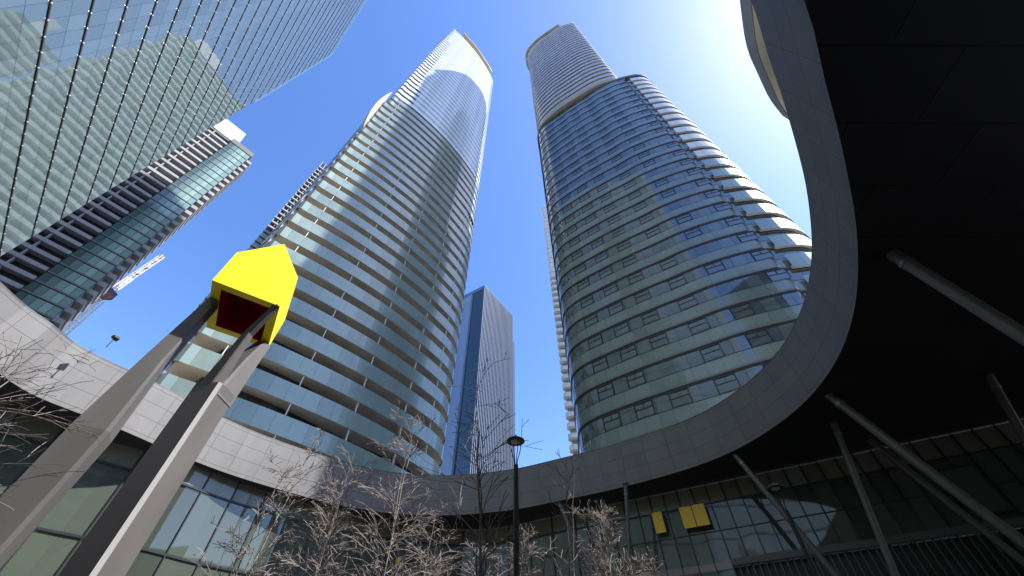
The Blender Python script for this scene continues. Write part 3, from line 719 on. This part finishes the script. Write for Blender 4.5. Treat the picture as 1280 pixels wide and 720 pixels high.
# ------------------------------------------------------------ bare trees
def tree(loc, h, seed, label, stems=2, spread=.35, twigs=1.0, dark=False, lean=(0, 0), r0=.05, low=.25, droop=.5, blen=.28, rmin=.0065):
    rd = random.Random(seed)
    root = empty('bare_tree', loc, label, 'tree', 'bare trees in the courtyard')
    tr = MB(); br = MB(); tw = MB()
    def curve_branch(p, d, L, r, lev):
        pts = [p.copy()]; n_ = 5 if lev < 2 else 4; rads = [r]
        sidev = Vector((rd.uniform(-1, 1), rd.uniform(-1, 1), 0)) * .25
        for i in range(n_):
            f = (i + 1) / n_
            d = (d + sidev * .3 + Vector((0, 0, -droop * (f ** 2) * (.22 if lev >= 2 else .3))) + Vector((rd.uniform(-1, 1), rd.uniform(-1, 1), rd.uniform(-1, 1))) * .13).normalized()
            pts.append(pts[-1] + d * L / n_); rads.append(max(rmin, r * (1 - .7 * f)))
        (tr if lev == 0 else br if lev == 1 else tw).tube(pts, rads, 7 if lev == 0 else 5 if lev == 1 else 3, cap=False)
        if lev < 3:
            nk = {1: max(2, int(rd.randint(5, 8) * twigs)), 2: int(rd.randint(1, 2) * twigs + .5)}[lev]
            for _ in range(nk):
                t = rd.uniform(.2, .98); i = min(n_ - 1, int(t * n_)); q = pts[i].lerp(pts[i + 1], t * n_ - i)
                a = rd.uniform(0, 2 * math.pi)
                dd = ((pts[i + 1] - pts[i]).normalized() * rd.uniform(.6, 1.1) + Vector((math.cos(a), math.sin(a), rd.uniform(-.2, .8))) * .75).normalized()
                curve_branch(q, dd, L * rd.uniform(.38, .85) * (1.1 - .4 * t), max(rmin * 1.1, r * .55), lev + 1)
    for s_ in range(stems):
        a = rd.uniform(0, 6.28); off = Vector((math.cos(a), math.sin(a), 0))
        H = h * (1 if s_ == 0 else rd.uniform(.72, .95)); n_ = 12
        pts = [off * .06 * (stems > 1)]; rads = [r0]
        tgt = Vector((lean[0], lean[1], 0)) + off * spread * (0.9 if stems > 1 else .15)
        for i in range(1, n_ + 1):
            f = i / n_; pts.append(pts[0] + tgt * f ** 1.2 + Vector((rd.uniform(-1, 1) * .035, rd.uniform(-1, 1) * .035, H * f))); rads.append(max(.006, r0 * (1 - .86 * f)))
        tr.tube(pts, rads, 8, cap=False)
        nb = int(28 * twigs + 3)
        for _ in range(nb):
            f = rd.uniform(low, .99); i = min(n_ - 1, int(f * n_)); q = pts[i].lerp(pts[i + 1], f * n_ - i)
            a = rd.uniform(0, 6.28); dd = Vector((math.cos(a), math.sin(a), rd.uniform(.35, 1.0))).normalized()
            curve_branch(q, dd, H * blen * (1.15 - .75 * f) * rd.uniform(.6, 1.15), max(.006, rads[i] * .45), 1)
    t_ = tr.build('trunk', 'barkdark' if dark else 'bark', root, True)
    br.build('branches', 'barkdark' if dark else 'twig', root); tw.build('twigs', 'barkdark' if dark and twigs < .8 else 'twig', root)
    return root
tree(at(-30.3, 12), 7.4, 3, 'pale bare birch with twin stems, leftmost against the sunlit and shaded fascia', 2, .35, .8, False, (.4, 0), .035, .35, .7, .2)
tree(at(-22.5, 12.5), 7.3, 11, 'pale bare birch second from the left, its top crossing the lowest balcony', 3, .5, 1.0, False, (.5, 0), .035, .3, .7, .22)
tree(at(-14.6, 12.5), 8.7, 5, 'tall twiggy bare tree whose drooping top hides the left tower corner', 2, .5, 1.0, False, (.3, .2), .04, .3, .9, .22)
tree(at(-2.2, 9.2), 8.1, 8, 'dark trunked bare tree left of the central lamp post, tallest in the middle', 1, .3, .7, True, (-.65, 0), .05, .3, .35, .26)
tree(at(5.6, 10.5), 7.3, 21, 'thin dark bare tree right of the central lamp post', 2, .5, .35, True, (.5, 0), .03, .35, .2, .2)
tree(at(-1.5, 15.5), 6.3, 31, 'low dense twiggy tree deep in shade behind the central lamp post', 3, .9, 1.15, False, (0, 0), .04, .35, .8, .24)
tree(at(13.5, 14.0), 6.5, 41, 'dense pale twiggy tree in front of the yellow reflection stand-ins', 3, .9, 1.35, False, (.2, 0), .04, .4, .8, .25)
tree(at(-11.5, 14.5), 6.6, 51, 'bare tree with arching twigs in front of the small yellow reflection stand-in', 2, .7, .9, False, (.2, 0), .04, .35, .7, .28)
tree(at(-58, 8.0), 5.6, 61, 'bare tree at the far left edge, thin twigs crossing the left glass wall', 2, .6, .8, False, (.5, .3), .03, .3, .5, .3, .0035)

# ------------------------------------------------------------ tower cranes
def lattice(mb, p, q, w_, seg, r_, mi=0):
    p = Vector(p); q = Vector(q); d = (q - p); L = d.length; d.normalize()
    a = d.cross(Vector((0, 1, 0))).normalized(); b = d.cross(a); n_ = int(L / seg)
    cor = [(a * x + b * y) * w_ / 2 for x, y in ((-1, -1), (1, -1), (1, 1), (-1, 1))]
    for c in cor: mb.tube([p + c, q + c], r_, 5, mi)
    for i in range(n_):
        s0 = p + d * (L * i / n_); s1 = p + d * (L * (i + 1) / n_)
        for k in range(4): mb.tube([s0 + cor[k], s1 + cor[(k + 1) % 4]], r_ * .6, 4, mi)
ck = empty('tower_crane', at(-57.0, 185), 'red and white luffing crane with its lattice jib pointing up into the blue sky', 'crane')
def cp(a, e, D=185): v = dirv(a) * D; return Vector((v.x, v.y, 1.6 + D * math.tan(R(e)))) - ck.location
mb = MB(); lattice(mb, (0, 0, 0), (0, 0, 110), 2.2, 2.6, .3); mb.build('mast', 'cwhite', ck)
mb = MB(); lattice(mb, (0, 0, 88), (0, 0, 92), 2.6, 2, .5); mb.build('climbing_collar', 'cred', ck)
mb = MB(); lattice(mb, cp(-56.9, 31.2), cp(-56.6, 33.6), 1.3, 1.9, .26); mb.build('jib_foot', 'cwhite', ck)
mb = MB(); lattice(mb, cp(-56.6, 33.7), cp(-56.1, 37.0), 1.3, 1.8, .13, 0)
jo = mb.build('jib', 'cwhite', ck); mb = MB()
for e_ in (34.2, 35.2, 36.2, 36.9): c_ = cp(-56.5 + (e_ - 34) * .13, e_); mb.box(c_.x - .7, c_.x + .7, c_.y - .7, c_.y + .7, c_.z - .3, c_.z + .3)
mb.build('jib_markers', 'cred', jo)
mb = MB(); c_ = cp(-56.95, 31.2); mb.box(c_.x - 1.8, c_.x + 1.8, c_.y - 1.8, c_.y + 1.8, c_.z - 1.6, c_.z + 1.6); c_ = c_ + Vector((-3, -2, 0)); mb.box(c_.x - 1.6, c_.x + 1.6, c_.y - 1, c_.y + 1, c_.z - 1, c_.z + 1.2); mb.build('machine_deck', 'cdark', ck)
c2 = empty('tower_crane', at(-57.9, 170), 'white masted crane with a dark machinery head, half hidden behind the balcony tower', 'crane')
mb = MB(); lattice(mb, (0, 0, 0), (0, 0, 92), 2.0, 2.4, .34); mb.build('mast', 'cwhite', c2)
mb = MB()
for i in range(7):
    x, y, z = [random.Random(i * 3 + j).uniform(-2.6, 2.6) for j in range(3)]; mb.box(x - 1, x + 1, y - 1, y + 1, 95 + z - 1, 95 + z + 1)
mb.build('machine_head', 'cdark', c2)
mb = MB(); lattice(mb, (0, 0, 96), (2.5, 3, 105), 1.2, 1.8, .12); mb.build('jib', 'cred', c2)

# ------------------------------------------------------------ towers behind the viewpoint, mirrored in the glass
for (x0, x1, y0, y1, h, lab) in ((-2, 34, -82, -52, 95, 'green glass and concrete slab tower across the street, mirrored in the right tower'),
                                 (46, 84, -78, -44, 60, 'low concrete framed block across the street, mirrored in the podium glass')):
    t_ = empty('street_tower', (0, 0, 0), lab, 'tower')
    mb = MB(); mb.box(x0 + .5, x1 - .5, y0 + .5, y1 - .5, 0, h); mb.build('core', 'b2dark', t_)
    for k in range(int(h / 3.2)):
        mb = MB(); mb.box(x0, x1, y0, y1, k * 3.2, k * 3.2 + 1.1); mb.build('floor_band', 'r_span' if x0 < 10 else 'b2slab', t_)

# pale slab towers standing behind the left condo tower: they show as the banded reflection in the teal glass
for (a, b_, h, lab) in (((-57, 91.5), (-84.6, 82), 178, 'tall pale banded slab tower mirrored in the teal glass, hidden behind the left condo tower'),
                        ((-44.5, 94), (-56.6, 91.7), 124, 'shorter pale banded slab tower seen mirrored at the left edge of the teal glass')):
    a = Vector(a); b_ = Vector(b_); t_ = empty('slab_tower', (0, 0, 0), lab, 'tower'); uu = (b_ - a).normalized(); L = (b_ - a).length; n2 = Vector((-uu.y, uu.x)); n2 = n2 if n2.y > 0 else -n2
    mb = MB(); mb.obox((a.x, a.y), (uu.x, uu.y), .8, L - .8, (n2.x, n2.y), 1.2, 20, 0, h); mb.build('core', 'recess', t_)
    for k in range(int(h / 3)):
        mb = MB(); mb.obox((a.x, a.y), (uu.x, uu.y), 0, L, (n2.x, n2.y), 0, 20.5, k * 3, k * 3 + 1.15); mb.build('floor_band', 'b2band', t_)
    mb = MB(); mb.obox((a.x, a.y), (uu.x, uu.y), 3, L * .45, (n2.x, n2.y), 2, 14, h + .02, h + 8); mb.build('rooftop_plant_room', 'white', t_)
